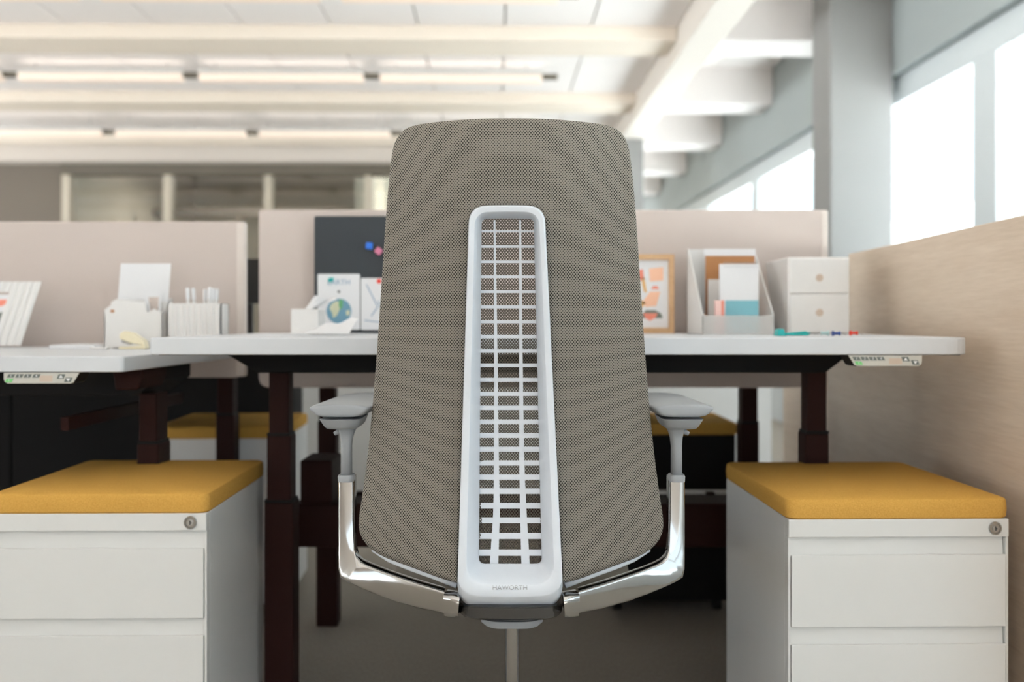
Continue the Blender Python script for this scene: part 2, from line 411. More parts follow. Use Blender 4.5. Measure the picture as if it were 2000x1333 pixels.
# ------------------------------------------------------------------ desks
def worktop(root, x0, x1, y0, y1, z0, z1, rl, rr):
    c = rquad([(x0, y1), (x1, y1), (x1, y0), (x0, y0)], [.01, .01, rr, rl], 8, 2)
    MB().prism([(p.x, p.y) for p in c], 'z', z0, z1).build('worktop', 'top', root, bevel=.0025, seg=2)
    MB().box(x0 + .012, x1 - max(rr * .4, .012), y0 + .012, y1 - .012, z0 - .0012, z0 + .001).build('bounce_stop_sheet', 'black', root)  # black sheet added underneath to cut light bouncing off the white top
def leg(root, cx, y, stages):
    """stages: (z_top, z_bottom, width, depth)"""
    l = None
    for i, (zt, zb, w, d) in enumerate(stages):
        m = MB().box(cx - w / 2, cx + w / 2, y, y + d, zb, zt)
        if l is None: l = m.build('leg', 'leg', root, bevel=.003)
        else: m.build('leg_stage', 'leg', l, bevel=.003)
        if i < len(stages) - 1:
            w2 = stages[i + 1][2]; MB().box(cx - w2 / 2 + .001, cx + w2 / 2 - .001, y - .003, y + d, zb, zb + .006).build('collar', 'black', l)
    return l
def keypad(root, x0, x1, z0, zt, y, flip):
    """hand switch under the front edge; flip = slanted end on the left"""
    def X(t): return x0 + (x1 - x0) * (t if not flip else 1 - t)
    poly = [(X(0), zt), (X(0), z0 + .008), (X(.012), z0 + .003), (X(.05), z0), (X(.88), z0), (X(.92), z0 + .002), (X(1), zt)]
    MB().prism([(p[0], p[1]) for p in poly], 'y', y + .0015, y + .05).build('control_housing', 'dark_rubber', root)
    k = MB().prism([(p[0] * 1.0, p[1] + .0004) for p in poly], 'y', y, y + .003).build('control_panel', 'key_grey', root, bevel=.0008)
    h = zt - z0; sl = .0035 * (1 if not flip else -1)
    def key(name, m, t, zc, w=.0125, hh=.0033):
        cx = X(t)
        MB().prism([(cx - w / 2 - sl / 2, zc - hh), (cx + w / 2 - sl / 2, zc - hh), (cx + w / 2 + sl / 2, zc + hh), (cx - w / 2 + sl / 2, zc + hh)], 'y', y - .0008, y + .001).build(name, m, k)
        return cx
    z1 = z0 + h * .72
    order = [.10, .21, .32, .435] if not flip else [.89, .78, .67, .56]
    base = Vector(k.location); q = root
    while q is not None: base = base + q.location; q = q.parent
    def txt(s, cx, zc, size):
        text_part(s, 'numeral', 'paper', k, size, Matrix.Translation(Vector((cx, y - .0012, zc)) - base) @ Matrix.Rotation(math.pi / 2, 4, 'X'), .0002)
    for i, t in enumerate(order):
        cx = key('button', 'key_dark', t, z1); txt(str(i + 1), cx, z1, .007)
    cx = key('button', 'key_green', .075 if not flip else .86, z0 + h * .30, .0125); txt('I', cx, z0 + h * .30, .006)
    MB().box(X(.56 if not flip else .36) - .012, X(.56 if not flip else .36) + .012, y - .0004, y + .001, z0 + h * .2, z0 + h * .75).build('faded_label', 'sticker', k)
    for t, zc, up in ((.76, z1 - .001, 1), (.855, z0 + h * .36, -1)) if not flip else ((.225, z1 - .001, 1), (.095, z0 + h * .36, -1)):
        cx = key('button', 'key_dark', t, zc, .0125, .0042)
        MB().prism([(cx - .0038, zc - .0026 * up), (cx + .0038, zc - .0026 * up), (cx, zc + .003 * up)], 'y', y - .0013, y).build('arrow', 'paper', k)

DF = 1.85
ZR, ZL = P(0, 660, DF).z, P(0, 696.5, DF).z
ZRb, ZLb = P(0, 693.5, DF).z, P(0, 727.5, DF).z
XR0, XR1 = P(293, 0, DF).x, P(1902, 0, DF).x
XL1 = P(240, 0, DF).x
d1 = thing('height_adjustable_desk', 'white topped desk with brown legs directly behind the grey office chair', 'desk', ((XR0 + XR1) / 2, 2.2, 0))
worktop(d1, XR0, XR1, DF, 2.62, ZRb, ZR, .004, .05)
zc = P(0, 729, 2.1).z
MB().prism([(P(430, 0, 2.1).x, ZRb), (P(1668, 0, 2.1).x, ZRb), (P(1612, 0, 2.1).x, zc), (P(505, 0, 2.1).x, zc)], 'y', 2.1, 2.2).build('crossbar', 'black', d1, bevel=.002)
st = [(zc + .01, P(0, 852, 2.13).z, .042, .05), (P(0, 852, 2.13).z, P(0, 983, 2.13).z, .051, .056), (P(0, 983, 2.13).z, 0, .062, .064)]
leg(d1, P(544, 0, 2.13).x, 2.13, st); leg(d1, P(1596, 0, 2.13).x, 2.13, [(zc + .01, P(0, 848, 2.13).z, .042, .05)] + [(P(0, 848, 2.13).z,) + st[1][1:], st[2]])
keypad(d1, P(1657, 0, 1.853).x, P(1801, 0, 1.853).x, P(0, 716, 1.853).z, ZRb - .0014, 1.853, True)
d2 = thing('height_adjustable_desk', 'lower white topped desk with brown legs at the left edge', 'desk', (-1.45, 2.2, 0))
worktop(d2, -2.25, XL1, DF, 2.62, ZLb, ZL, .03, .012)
MB().prism([(-2.1, ZLb), (-.742, ZLb), (-.742, ZLb - .03), (-.79, .715), (-2.0, .715)], 'y', 2.1, 2.3).build('crossbar', 'charcoal', d2, bevel=.003)
MB().prism([(P(218, 0, 1.98).x, ZLb), (XL1 - .012, ZLb), (XL1 - .012, ZLb - .02), (-.745, .735), (-.79, .735)], 'y', 1.98, 2.12).build('bracket', 'leg', d2, bevel=.004)
z868 = P(0, 868, 2.1).z
leg(d2, P(291, 0, 2.1).x - .003, 2.1, [(.72, z868, .038, .07), (z868, .48, .046, .076), (.48, 0, .056, .084)])
leg(d2, -2.05, 2.1, [(.72, z868, .038, .07), (z868, .48, .046, .076), (.48, 0, .056, .084)])
MB().prism([(1.93, .660), (2.6, .660), (2.6, .686), (1.93, .686)], 'x', -.875, -.86).build('side_rail', 'leg', d2)
keypad(d2, P(7, 0, 1.853).x, P(155, 0, 1.853).x, P(0, 750, 1.853).z, ZLb - .0014, 1.853, False)
# desks across the screens
d3 = thing('height_adjustable_desk', 'desk across the screen, seen only by its brown legs behind the chair', 'desk', (.1, 3.0, 0))
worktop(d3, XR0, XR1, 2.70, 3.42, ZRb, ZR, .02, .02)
z3 = P(0, 828, 2.84).z
for px in (638, 1465):
    leg(d3, P(px, 0, 2.84).x, 2.84, [(ZRb, z3, .045, .055), (z3, .45, .052, .06), (.45, 0, .06, .066)])
d4 = thing('height_adjustable_desk', 'desk across the left screen, only one brown leg showing beyond the near desk', 'desk', (-1.45, 3.0, 0))
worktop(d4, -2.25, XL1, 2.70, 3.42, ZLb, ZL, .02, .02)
z4 = P(0, 812, 2.84).z
for x in (P(439, 0, 2.84).x, -2.05):
    leg(d4, x, 2.84, [(ZLb, z4, .045, .055), (z4, .45, .052, .06), (.45, 0, .06, .066)])
# spine joining the two rows
sp = thing('desk_spine', 'dark brown beam joining the desk legs beneath the worktop', 'beam', (.05, 2.5, 0))
MB().box(-.53, .64, 2.42, 2.56, P(0, 1070, 2.42).z, P(0, 985, 2.42).z).build('beam', 'leg', sp, bevel=.004)
MB().box(P(586, 0, 2.42).x, P(648, 0, 2.42).x, 2.42, 2.56, P(0, 985, 2.42).z, P(0, 900, 2.42).z).build('beam_block', 'leg', sp, bevel=.004)
MB().box(.60, .66, 2.42, 2.56, 0, P(0, 1070, 2.42).z).build('foot', 'leg', sp, bevel=.003)
MB().box(-.46, .60, 2.575, 2.60, P(0, 971, 2.6).z, P(0, 957, 2.6).z).build('cable_rail', 'white_metal', sp)
for x in (-.4, .5): MB().box(x, x + .02, 2.55, 2.58, P(0, 985, 2.6).z - .02, P(0, 957, 2.6).z).build('rail_bracket', 'leg', sp)

# desk screens
def desk_screen(x0, x1, y, z0, z1, label):
    t = thing('desk_screen', label, 'desk screen', ((x0 + x1) / 2, y, z0), group='fabric desk screens')
    MB().prism([(p.x, p.y) for p in rquad([(x0, z1), (x1, z1), (x1, z0), (x0, z0)], [.008] * 2 + [.03] * 2, 6, 2)], 'y', y, y + .024).build('panel', 'screen', t, bevel=.004, seg=3)
    return t
ws = 2.64
s1 = desk_screen(P(505, 0, ws).x, P(1617, 0, ws).x, ws, P(0, 758, ws).z, P(0, 410, ws).z, 'pale blush fabric screen behind the chair, carrying the dark pinboard')
s2 = desk_screen(-2.3, P(478, 0, ws).x, ws, P(0, 738, ws).z, P(0, 432.5, ws).z, 'lower pale blush fabric screen at the back of the left desk')
MB().box(P(461, 0, ws).x, P(478.5, 0, ws).x, ws - .0015, ws + .026, P(0, 736, ws).z, P(0, 433.5, ws).z).build('end_trim', 'screen_edge', s2, bevel=.005, seg=3)
MB().box(P(1603, 0, ws).x, P(1617.5, 0, ws).x, ws - .0015, ws + .026, P(0, 757, ws).z, P(0, 411, ws).z).build('end_trim', 'screen_edge', s1, bevel=.005, seg=3)

# ------------------------------------------------------------------ pedestals
def pillow(w, d, z0, h, crown, r=.018):
    m = MB(); rings = []
    for ins, z in ((.003, 0), (0, .003), (-.001, h * .5), (0, h - .005), (.0015, h - .0015), (.005, h), (.03, h + crown * .45), (.08, h + crown * .85), (.13, h + crown)):
        rings.append([(x, y + d / 2, z0 + z) for x, y in rrect(w / 2 - ins, d / 2 - ins, max(r - ins * .2, .006), 5)])
    return m.loft(rings)
def pedestal(label, loc, rz, w, d, zc, body_m='white_metal', front=True, lock_x=None, rail=.031, group=None):
    """drawers face -y; zc = underside of the seat pad"""
    t = thing('mobile_pedestal', label, 'pedestal', loc, rz, group)
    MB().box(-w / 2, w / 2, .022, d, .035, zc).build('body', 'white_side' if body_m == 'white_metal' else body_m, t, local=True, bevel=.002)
    for sx in (-1, 1):
        for yy in (.06, d - .06):
            MB().loft([[(sx * (w / 2 - .05) + dx, yy + .024 * math.cos(a), .024 + .024 * math.sin(a)) for a in [2 * math.pi * k / 14 for k in range(14)]] for dx in (-.012, .012)]).build('caster', 'dark_rubber', t, local=True)
    pillow(w + .004, d + .006, zc, .035, .005).build('seat_pad', 'mustard', t, local=True, smooth='auto')
    if not front: return t
    rf = MB().box(-w / 2, w / 2, 0, .022, zc - rail, zc).build('top_rail', body_m, t, local=True, bevel=.0015)
    MB().box(-w / 2, -w / 2 + .004, .003, .022, .035, zc - rail).build('side_strip', body_m, t, local=True)
    MB().box(w / 2 - .004, w / 2, .003, .022, .035, zc - rail).build('side_strip', body_m, t, local=True)
    z = zc - rail; pull = .031
    for hgt in (.155, .305):
        zb = max(z - hgt, .04)
        prof = [(0, zb + .0), (0, z - pull), (.0025, z - pull + .0005), (.009, z - pull - .003), (.012, z - .001), (.022, z - .001), (.022, zb)]
        a, b = -w / 2 + .0055, w / 2 + .001 if lock_x and lock_x > 0 and False else w / 2 - .0055
        MB().prism(prof, 'x', a, b).build('drawer', body_m, t, local=True, bevel=.0008)
        z = zb
    lx, lz = lock_x, zc - rail * .52
    lk = MB().loft([[(lx + r * math.cos(a), y, lz + r * math.sin(a)) for a in [2 * math.pi * k / 28 for k in range(28)]] for r, y in ((.0115, .001), (.0115, -.0018), (.0105, -.003), (.0085, -.003), (.008, -.0016), (.0, -.0016))], cap=False).build('lock', 'chrome', t, local=True, smooth='auto')
    MB().disc((lx, lz), .0055, -.0026, -.0015, 20).build('key_plug', 'steel', lk, local=True)
    MB().box(lx - .0009, lx + .0009, -.0029, -.002, lz - .0038, lz + .0038).box(lx, lx + .0028, -.0029, -.002, lz - .0012, lz + .0006).build('keyhole', 'dark_rubber', lk, local=True)
    return t
D1 = 1.72
xa, xb = P(1539, 0, D1).x, P(1973, 0, D1).x
pedestal('white drawer pedestal with mustard seat pad beside the oak partition', ((xa + xb) / 2, D1, 0), math.radians(1.2), xb - xa, .455, P(0, 1015, D1).z, lock_x=(xb - xa) / 2 - .0245, group='drawer pedestals with mustard seat pads')
D2 = 1.76
xr = P(402, 0, D2).x; w2 = .382
pedestal('white drawer pedestal with mustard seat pad under the left desk', (xr - w2 / 2, D2, 0), math.radians(.9), w2, .43, P(0, 1004, D2).z, lock_x=w2 / 2 - .028, group='drawer pedestals with mustard seat pads')
pedestal('white pedestal with mustard seat pad seen far beneath the desks on the left', (-.86, 2.92, 0), math.radians(3), .38, .44, .528, front=False, group='drawer pedestals with mustard seat pads')
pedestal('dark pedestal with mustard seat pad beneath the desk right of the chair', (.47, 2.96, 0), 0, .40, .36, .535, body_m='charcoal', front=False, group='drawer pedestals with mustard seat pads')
# storage beyond the rear desks
def cabinet(x0, x1, y0, y1, h, m, label, cat='cabinet'):
    t = thing('storage_cabinet', label, cat, ((x0 + x1) / 2, (y0 + y1) / 2, 0))
    MB().box(x0, x1, y0 + .02, y1, 0, h).build('body', m, t, bevel=.003)
    n = 2
    for k in range(n):
        a = x0 + (x1 - x0) * k / n; b = x0 + (x1 - x0) * (k + 1) / n
        dr = MB().box(a + .003, b - .003, y0, y0 + .02, .05, h - .004).build('door', m, t, bevel=.002)
        hx = b - .03 if k == 0 else a + .03
        MB().box(hx - .006, hx + .006, y0 - .012, y0, h - .16, h - .06).build('handle', 'steel', dr, bevel=.002)
    return t
cabinet(-.95, 1.15, 4.40, 4.80, 1.05, 'white_metal', 'long white storage cabinet seen beneath the desk beyond the chair')
cabinet(-2.7, -.82, 3.50, 3.90, .80, 'charcoal', 'black storage cabinet added to stand in for the dark beneath the left desk')  # black block added to supply the darkness under the left desk

# ------------------------------------------------------------------ the office chair
ch = thing('office_chair', 'grey mesh office chair seen from behind with white spine and polished arms', 'chair', (0, 1.74, 0))
PROF = [(200, 1.452), (300, 1.456), (430, 1.470), (600, 1.492), (760, 1.508), (900, 1.512), (1000, 1.507), (1080, 1.500), (1140, 1.496), (1230, 1.492)]
def prof(py): return interp(PROF, py)
CX = 998.0
OUTL = [(893, 1139), (868, 1133), (830, 1119), (790, 1104), (755, 1091), (727, 1075), (708, 1054), (700.5, 1030), (702.5, 1000), (708, 965), (720, 870), (732, 740), (742, 600), (751, 460), (758, 370), (765, 304), (772, 276), (786, 256), (806, 246), (840, 240), (900, 234), (950, 231.5), (998, 231)]
INL = [(893, 1136), (893, 1110), (896, 1040), (899, 960), (903, 860), (907, 740), (911, 600), (914, 500), (916, 440), (921, 420), (932, 408), (948, 403), (970, 402), (998, 401.5)]
NT = 90
ol, il = spline(OUTL, NT), spline(INL, NT)
side = sorted([(p.y, CX - p.x) for p in ol if 262 < p.y < 1062], key=lambda q: q[0])
def hw(py): return interp(side, py)
def surf(px, py, dy=0.0):
    u = min(1.0, abs(px - CX) / max(hw(py), 60)); Y = prof(py) + .070 * u ** 2.3 + dy
    return P(px, py, Y)
def mir(q): return Vector((2 * CX - q.x, q.y))
full_o = ol + [mir(p) for p in reversed(ol[:-1])]
def spc(py): return interp([(400, 990), (1168, 996.5)], py)
full_i = [Vector((p.x if p.x < spc(p.y) - 30 else p.x + (spc(p.y) - CX) * (1 - (spc(p.y) - p.x) / 30), p.y)) for p in il]
full_i = full_i + [Vector((2 * spc(p.y) - p.x, p.y)) for p in reversed(full_i[:-1])]
n = len(full_o); rows = []
RPX, RM = 13.0, .013
for k in range(n):
    O, I = full_o[k], full_i[k]
    a, b = full_o[max(k - 1, 0)], full_o[min(k + 1, n - 1)]
    t = (b - a).normalized(); nrm = Vector((t.y, -t.x))           # outward, image axes (y down)
    if nrm.dot(O - Vector((CX, 680))) < 0: nrm = -nrm
    rr = min(RPX, (O - I).length * .45 + .5)
    E = O - nrm * rr
    row = [surf(I.x + (3 if I.x < CX else -3), I.y + 2, .022), surf(I.x, I.y, .006), ]
    for s in (0.0, .006, .012) + tuple((j / 15) for j in range(1, 16)):
        q = I.lerp(E, s); row.append(surf(q.x, q.y, .004 * max(0, 1 - s / .02)))
    for th in (20, 40, 60, 80, 100, 125, 150, 175):
        r = math.radians(th); q = O - nrm * rr * (1 - math.sin(r))
        e = surf(E.x, E.y); row.append(P(q.x, q.y, e.y + RM * (1 - math.cos(r))))
    rows.append(row)
MB().loft(rows, cap=False, closed=False).build('back_cover', 'fabric', ch, smooth=True)
# open knit on the sitter's side
rows = []
for j in range(50):
    py = 246 + (1122 - 246) * j / 49
    h = interp(side, py) - 10
    if py < 275: h = interp([(246, 188), (252, 205), (262, 214), (275, 219)], py)
    if py > 1060: h = interp([(1060, 280), (1085, 225), (1122, 125)], py)
    row = []
    for k in range(41):
        u = -1 + 2 * k / 40; px = CX + u * h
        row.append(P(px, py, prof(py) + .070 * abs(u) ** 2.3 + .034 - .010 * abs(u) ** 6))
    rows.append(row)
MB().loft(rows, cap=False, closed=False).build('front_cover', 'fabric_front', ch, smooth=True)
# light plastic rim under the fabric
for sg in (1, -1):
    pts = []
    for (x, y) in [(728, 1079), (760, 1097), (800, 1112), (845, 1128), (893, 1147)]:
        x = x if sg > 0 else 2 * CX - x; q = surf(x, y - 4, .026); pts.append(q)
    MB().tube(pts, [.003, .005, .006, .006, .006], 10).build('back_rim', 'plastic', ch, smooth=True)
# white spine frame
sp0 = rquad([(916, 403), (1064, 403), (1101.5, 1168), (891.5, 1168)], [34, 34, 58, 58], 10, 14)
def shrink(tl, tr, br, bl, rt, rb): return rquad([tl, tr, br, bl], [rt, rt, rb, rb], 10, 14)
rings_def = [(shrink((917, 404), (1063, 404), (1100.5, 1184), (892.5, 1184), 34, 44), .030),
             (shrink((916, 403), (1064, 403), (1100.5, 1184.5), (892.5, 1184.5), 34, 44), .012),
             (shrink((916, 403), (1064, 403), (1101, 1181), (892, 1181), 34, 44), .007),
             (shrink((917.3, 404.3), (1062.7, 404.3), (1100.3, 1164.5), (892.7, 1164.5), 33, 44), -.0123),
             (shrink((920.0, 406.5), (1060, 406.5), (1097, 1161), (896, 1161), 31, 44), -.0135),
             (shrink((927.5, 416), (1053, 416), (1084, 1146), (909.5, 1146), 27, 44), -.0122),
             (shrink((929.2, 418), (1051.3, 418), (1081.5, 1141), (912, 1141), 26, 42), -.0100),
             (shrink((934, 423), (1047, 423), (1071, 1126), (922, 1126), 20, 30), .006),
             (shrink((938.5, 427.5), (1044.5, 427.5), (1061, 1107), (932.5, 1107), 13, 18), .022),
             (shrink((940.5, 429.5), (1043, 429.5), (1058.5, 1102), (935, 1102), 10, 12), .026),
             (shrink((941, 430), (1042.5, 430), (1058, 1101.5), (935.5, 1101.5), 10, 12), .041)]
def bow(q): return q.y + (-2.5 * (1 - ((q.x - 990) / 74) ** 2) if q.y < 450 else 0) + (4 * (1 - ((q.x - 997) / 105) ** 2) if q.y > 1150 else 0)
sp = MB().loft([[P(q.x, bow(q), prof(min(q.y, 1140)) + dy) for q in r] for r, dy in rings_def], cap=False).build('spine', 'plastic', ch, smooth='auto')
# lattice: cross ribs and two uprights, each its own moulding
ys = [452, 482, 511.8, 541, 570, 600, 629, 658, 686, 714, 742.3, 770, 797, 824.5, 851, 878, 905, 932.5, 960, 988.5, 1017, 1047.5, 1080]
def lx(py): return interp([(430, 941), (1101, 935.5)], py) - 1
def rx(py): return interp([(430, 1042.5), (1101, 1058)], py) + 1
LD = .036
def half(py): return interp([(440, 2.2), (700, 3.6), (850, 4.8), (1000, 5.6), (1100, 6.4)], py)
def lat(px, py, dy=0): return P(px, py, prof(py) + LD - .0035 * (1 - ((px - 998) / 60) ** 2) + dy)
for y in ys:
    h = half(y); rings = []
    for k in range(9):
        x = lx(y) + (rx(y) - lx(y)) * k / 8
        rings.append([lat(x, y - h), lat(x, y + h), lat(x, y + h, .003), lat(x, y - h, .003)])
    MB().loft(rings).build('cross_rib', 'plastic', sp)
for side_x in ([(430, 965.8), (700, 968.5), (1000, 970), (1101, 965)], [(430, 1016), (700, 1017.5), (900, 1019), (1000, 1022), (1101, 1026.5)]):
    rings = []
    for k in range(30):
        y = 430 + (1103 - 430) * k / 29; x = interp(side_x, y); h = interp([(430, 1.8), (800, 4.0), (950, 5.6), (1100, 8.2)], y)
        rings.append([lat(x - h, y, -.001), lat(x + h, y, -.001), lat(x + h, y, .0035), lat(x - h, y, .0035)])
    MB().loft(rings).build('upright_rib', 'plastic', sp)
# embossed lettering on the lip
c = P(996, 1149, prof(1140) - .0128)
text_part('HAWORTH', 'embossed_lettering', 'plastic_grey', sp, .0102, Matrix.Translation(c - ch.location) @ Matrix.Rotation(math.radians(62), 4, 'X') @ Matrix.Diagonal((1.0, .9, 1, 1)), .0004)
# dark metal hub below the spine
hubr = []
for (xl, xr_, py, dy) in ((896, 1098, 1178, .004), (895, 1099, 1184, -.0075), (898, 1096, 1198, -.006), (908, 1086, 1206, -.002), (930, 1066, 1211, .008)):
    ring = []
    for k in range(25):
        u = -1 + 2 * k / 24; x = (xl + xr_) / 2 + u * (xr_ - xl) / 2; Y = prof(1140) + dy + .030 * abs(u) ** 6
        ring.append(P(x, py + 2.5 * (1 - u * u), Y))
    for k in range(25):
        q = ring[24 - k]; ring.append(Vector((q.x, 1.60, q.z)))
    hubr.append(ring)
hub = MB().loft(hubr).build('hub', 'hub', ch, smooth='auto')
pl = []
for k in range(21):
    u = -1 + 2 * k / 20; x = 997 + 86 * u; c0 = P(x, 1186.5 + 2.5 * (1 - u * u), prof(1140) - .0085 + .030 * abs(u * .86) ** 6); c1 = P(x, (1203 if abs(u) > .95 else 1207) + 3 * (1 - u * u), prof(1140) - .0075 + .030 * abs(u * .86) ** 6)
    pl.append([c0, c1, c1 + Vector((0, .012, 0)), c0 + Vector((0, .012, 0))])
MB().loft(pl).build('plaque', 'hub', hub, smooth='auto', bevel=.0008)
MB().loft([[(x * (.9 if k == 0 else 1), y + 1.59, z) for x, y in rrect(.0485, .06, .03, 6)] for k, z in enumerate((.3985, .4025, .409))]).build('tilt_plate', 'plastic_grey', ch, smooth='auto')
MB().box(-.045, .045, 1.60, 1.90, .390, .425).build('mechanism', 'plastic_grey', ch, bevel=.01, seg=3)

def sweep(stations, dep, r=.007):
    """stations: (px, py, half thickness in px, Y)"""
    rings = []; pts = [P(a, b, Y) for a, b, h, Y in stations]
    for i, (a, b, h, Y) in enumerate(stations):
        t = (pts[min(i + 1, len(pts) - 1)] - pts[max(i - 1, 0)]); t.y *= .3; t.normalize()
        nv = Vector((0, 1, 0)).cross(t).normalized(); dv = t.cross(nv).normalized()
        hh = h * Y / F
        rings.append([pts[i] + nv * u + dv * w for u, w in rrect(hh, dep, min(r, hh * .8), 3)])
    return MB().loft(rings)
def arm(sg):
    X = (lambda x: x) if sg > 0 else (lambda x: 1998 - x)
    pairs = [((868, 1199), (868, 1155), 1.525), ((820, 1190), (821, 1141), 1.540), ((770, 1175.5), (773, 1125), 1.557), ((730, 1161), (740, 1113), 1.572), ((699, 1148), (717, 1103.5), 1.584), ((677, 1137.5), (705, 1097), 1.592), ((664, 1129), (697, 1088), 1.597), ((660.5, 1113), (693.8, 1074), 1.60), ((660, 1085), (692.8, 1056), 1.604), ((660, 1020), (692.5, 1015), 1.61), ((660, 932), (692, 932), 1.615)]
    rings = []
    for (a, b, Y) in pairs:
        A, B = P(X(a[0]), a[1], Y), P(X(b[0]), b[1], Y); c, v = (A + B) / 2, (B - A) / 2; hh = v.length; v.normalize()
        rings.append([c + v * u + Vector((0, w + .012, 0)) for u, w in rrect(hh, .014, .0045, 3)])
    MB().loft(rings).build('arm', 'chrome', ch, smooth='auto')
    # joint to the hub
    sweep([(X(872), 1178, 22.5, 1.522), (X(882), 1179.5, 22.5, 1.517), (X(890), 1180, 22, 1.513), (X(898), 1181, 21, 1.512)], .018).build('arm_joint', 'chrome', ch, smooth='auto')
    # collar and stem
    Ys = 1.615; sx = X(677)
    def ringz(py, h, d, r, cx=sx): 
        c = P(cx, py, Ys); return [(c.x + u * 1.0, c.y + w, c.z) for u, w in rrect(h * Ys / F, d, min(r, h * Ys / F * .9), 4)]
    MB().loft([ringz(940, 15, .016, .008), ringz(930, 15.5, .017, .008), ringz(926.5, 14, .016, .008)]).build('collar', 'plastic_grey', ch, smooth='auto')
    MB().loft([ringz(932, 10, .012, .006), ringz(872, 9.8, .012, .006), ringz(856, 11, .013, .006, X(677.5)), ringz(845, 13.5, .015, .007, X(678)), ringz(834, 17, .018, .008, X(679)), ringz(831, 17.5, .018, .008, X(679))]).build('arm_stem', 'plastic_grey', ch, smooth=True)
    # bracket under the pad
    MB().loft([ringz(833, 29, .05, .02, X(674)), ringz(828, 33, .055, .02, X(674)), ringz(814, 39, .062, .02, X(673)), ]).build('pad_bracket', 'plastic_grey', ch, smooth='auto')
    lv = [P(X(668), 843, Ys), P(X(660), 844, Ys), P(X(653), 848, Ys)]
    MB().tube(lv, [.004, .0045, .0032], 8).build('height_lever', 'plastic_grey', ch, smooth=True)
    # pad, swept front to back
    px = P(X(672), 0, 1.60).x; zt = .7365; rings = []
    for k in range(25):
        t = k / 24; y = 1.560 + .270 * (.5 - .5 * math.cos(math.pi * t))
        e = max(0, 1 - abs(2 * t - 1) ** 9) ** .5
        w = (.0465 + .004 * math.sin(t * math.pi)) * (.80 + .20 * e)
        th = .45 + .55 * e
        prof2 = [(-1, .0), (-.95, .0028), (-.80, .0050), (-.5, .0066), (0, .0074), (.5, .0066), (.80, .0050), (.95, .0028), (1, 0), (.95, -.0035), (.80, -.0105), (.64, -.0145), (0, -.0148), (-.64, -.0145), (-.80, -.0105), (-.95, -.0035)]
        rings.append([(px + u * w + sg * .012 * (t - .3), y, zt - .002 + v * th) for u, v in prof2])
    MB().loft(rings).build('arm_pad', 'plastic_grey', ch, smooth=True, sub=1)
arm(1); arm(-1)
# seat, column, base
rings = []
for ins, z in ((.03, .402), (.008, .406), (0, .42), (.004, .436), (.02, .446), (.07, .449)):
    rings.append([(x * (1 if y > 0 else .86 + .14 * (y + .22) / .22), y + 1.86, z) for x, y in rrect(.225 - ins, .22 - ins, .08, 6)])
MB().loft(rings).build('seat', 'seat_fabric', ch, smooth=True)
MB().loft([[(.0125 * math.cos(a), 1.74 + .0125 * math.sin(a), z) for a in [2 * math.pi * k / 24 for k in range(24)]] for z in (.20, .39)]).build('gas_rod', 'chrome', ch, smooth='auto')
MB().loft([[(.024 * math.cos(a), 1.74 + .024 * math.sin(a), z) for a in [2 * math.pi * k / 24 for k in range(24)]] for z in (.07, .21)]).build('gas_column', 'dark_rubber', ch, smooth='auto')
for k in range(5):
    a = math.radians(90 + 72 * k); d = Vector((math.cos(a), math.sin(a), 0)); s = Vector((-d.y, d.x, 0)); c0 = Vector((0, 1.74, 0))
    rings = []
    for t, z, w, h in ((.0, .10, .03, .02), (.12, .098, .024, .016), (.26, .086, .018, .012), (.33, .075, .015, .010)):
        rings.append([c0 + d * t + s * u + Vector((0, 0, z + v)) for u, v in rrect(w, h, h * .6, 3)])
    bl = MB().loft(rings).build('base_leg', 'chrome', ch, smooth='auto')
    q = c0 + d * .32
    for e in (-1, 1):
        MB().loft([[q + s * (e * .014 + w) + d * (.028 * math.cos(b)) + Vector((0, 0, .028 + .028 * math.sin(b))) for b in [2 * math.pi * j / 18 for j in range(18)]] for w in (-.008, .008)]).build('caster', 'dark_rubber', bl)

# ------------------------------------------------------------------ things on the right desk
def face(parent, name, m, pts, y0, y1):       # flat piece, pts (x,z)
    return MB().prism(pts, 'y', y0, y1).build(name, m, parent)
def circ(cx, cz, r, n=24, a0=0, a1=360, sx=1): return [(cx + sx * r * math.cos(math.radians(a0 + (a1 - a0) * k / n)), cz + r * math.sin(math.radians(a0 + (a1 - a0) * k / n))) for k in range(n + (0 if a1 - a0 == 360 else 1))]
def PX(x, y, D): q = P(x, y, D); return (q.x, q.z)
yb = 2.612
bd = thing('pinboard', 'dark grey pinboard with cards standing against the screen left of the chair', 'pinboard', (P(690, 0, yb).x, yb, ZR))
b0, b1 = PX(615, 645, yb), PX(905, 423, yb)
MB().prism([(p.x, p.y) for p in rquad([(b0[0], b1[1]), (b1[0], b1[1]), (b1[0], ZR), (b0[0], ZR)], [.006] * 4, 5, 2)], 'y', yb - .008, yb + .002).build('board', 'board', bd, bevel=.0015)
def pushpin(c, m, label, tilt=(0, -1, 0)):
    """round headed pin stuck in a board at c, head towards the viewer"""
    t = thing('push_pin', label, 'push pin', c)
    d = Vector(tilt).normalized()
    MB().tube([Vector(c) + d * k for k in (.0, .0015, .004, .0105, .013, .016, .0165)], [.0045, .0046, .003, .0032, .0062, .0062, .004], 14).build('head', m, t, smooth='auto')
    MB().tube([Vector(c) - d * .004, Vector(c) + d * .001], .0006, 6).build('needle', 'steel', t)
    return t
yf = yb - .0095
def card(x0, y0, x1, y1, label, name='card'):
    a, b = PX(x0, y1, yf), PX(x1, y0, yf)
    t = thing(name, label, 'card', ((a[0] + b[0]) / 2, yf, a[1]))
    MB().prism([(p.x, p.y) for p in rquad([(a[0], b[1]), (b[0], b[1]), (b[0], a[1]), (a[0], a[1])], [.004] * 4, 4, 2)], 'y', yf - .001, yf).build('sheet', 'paper', t)
    return t
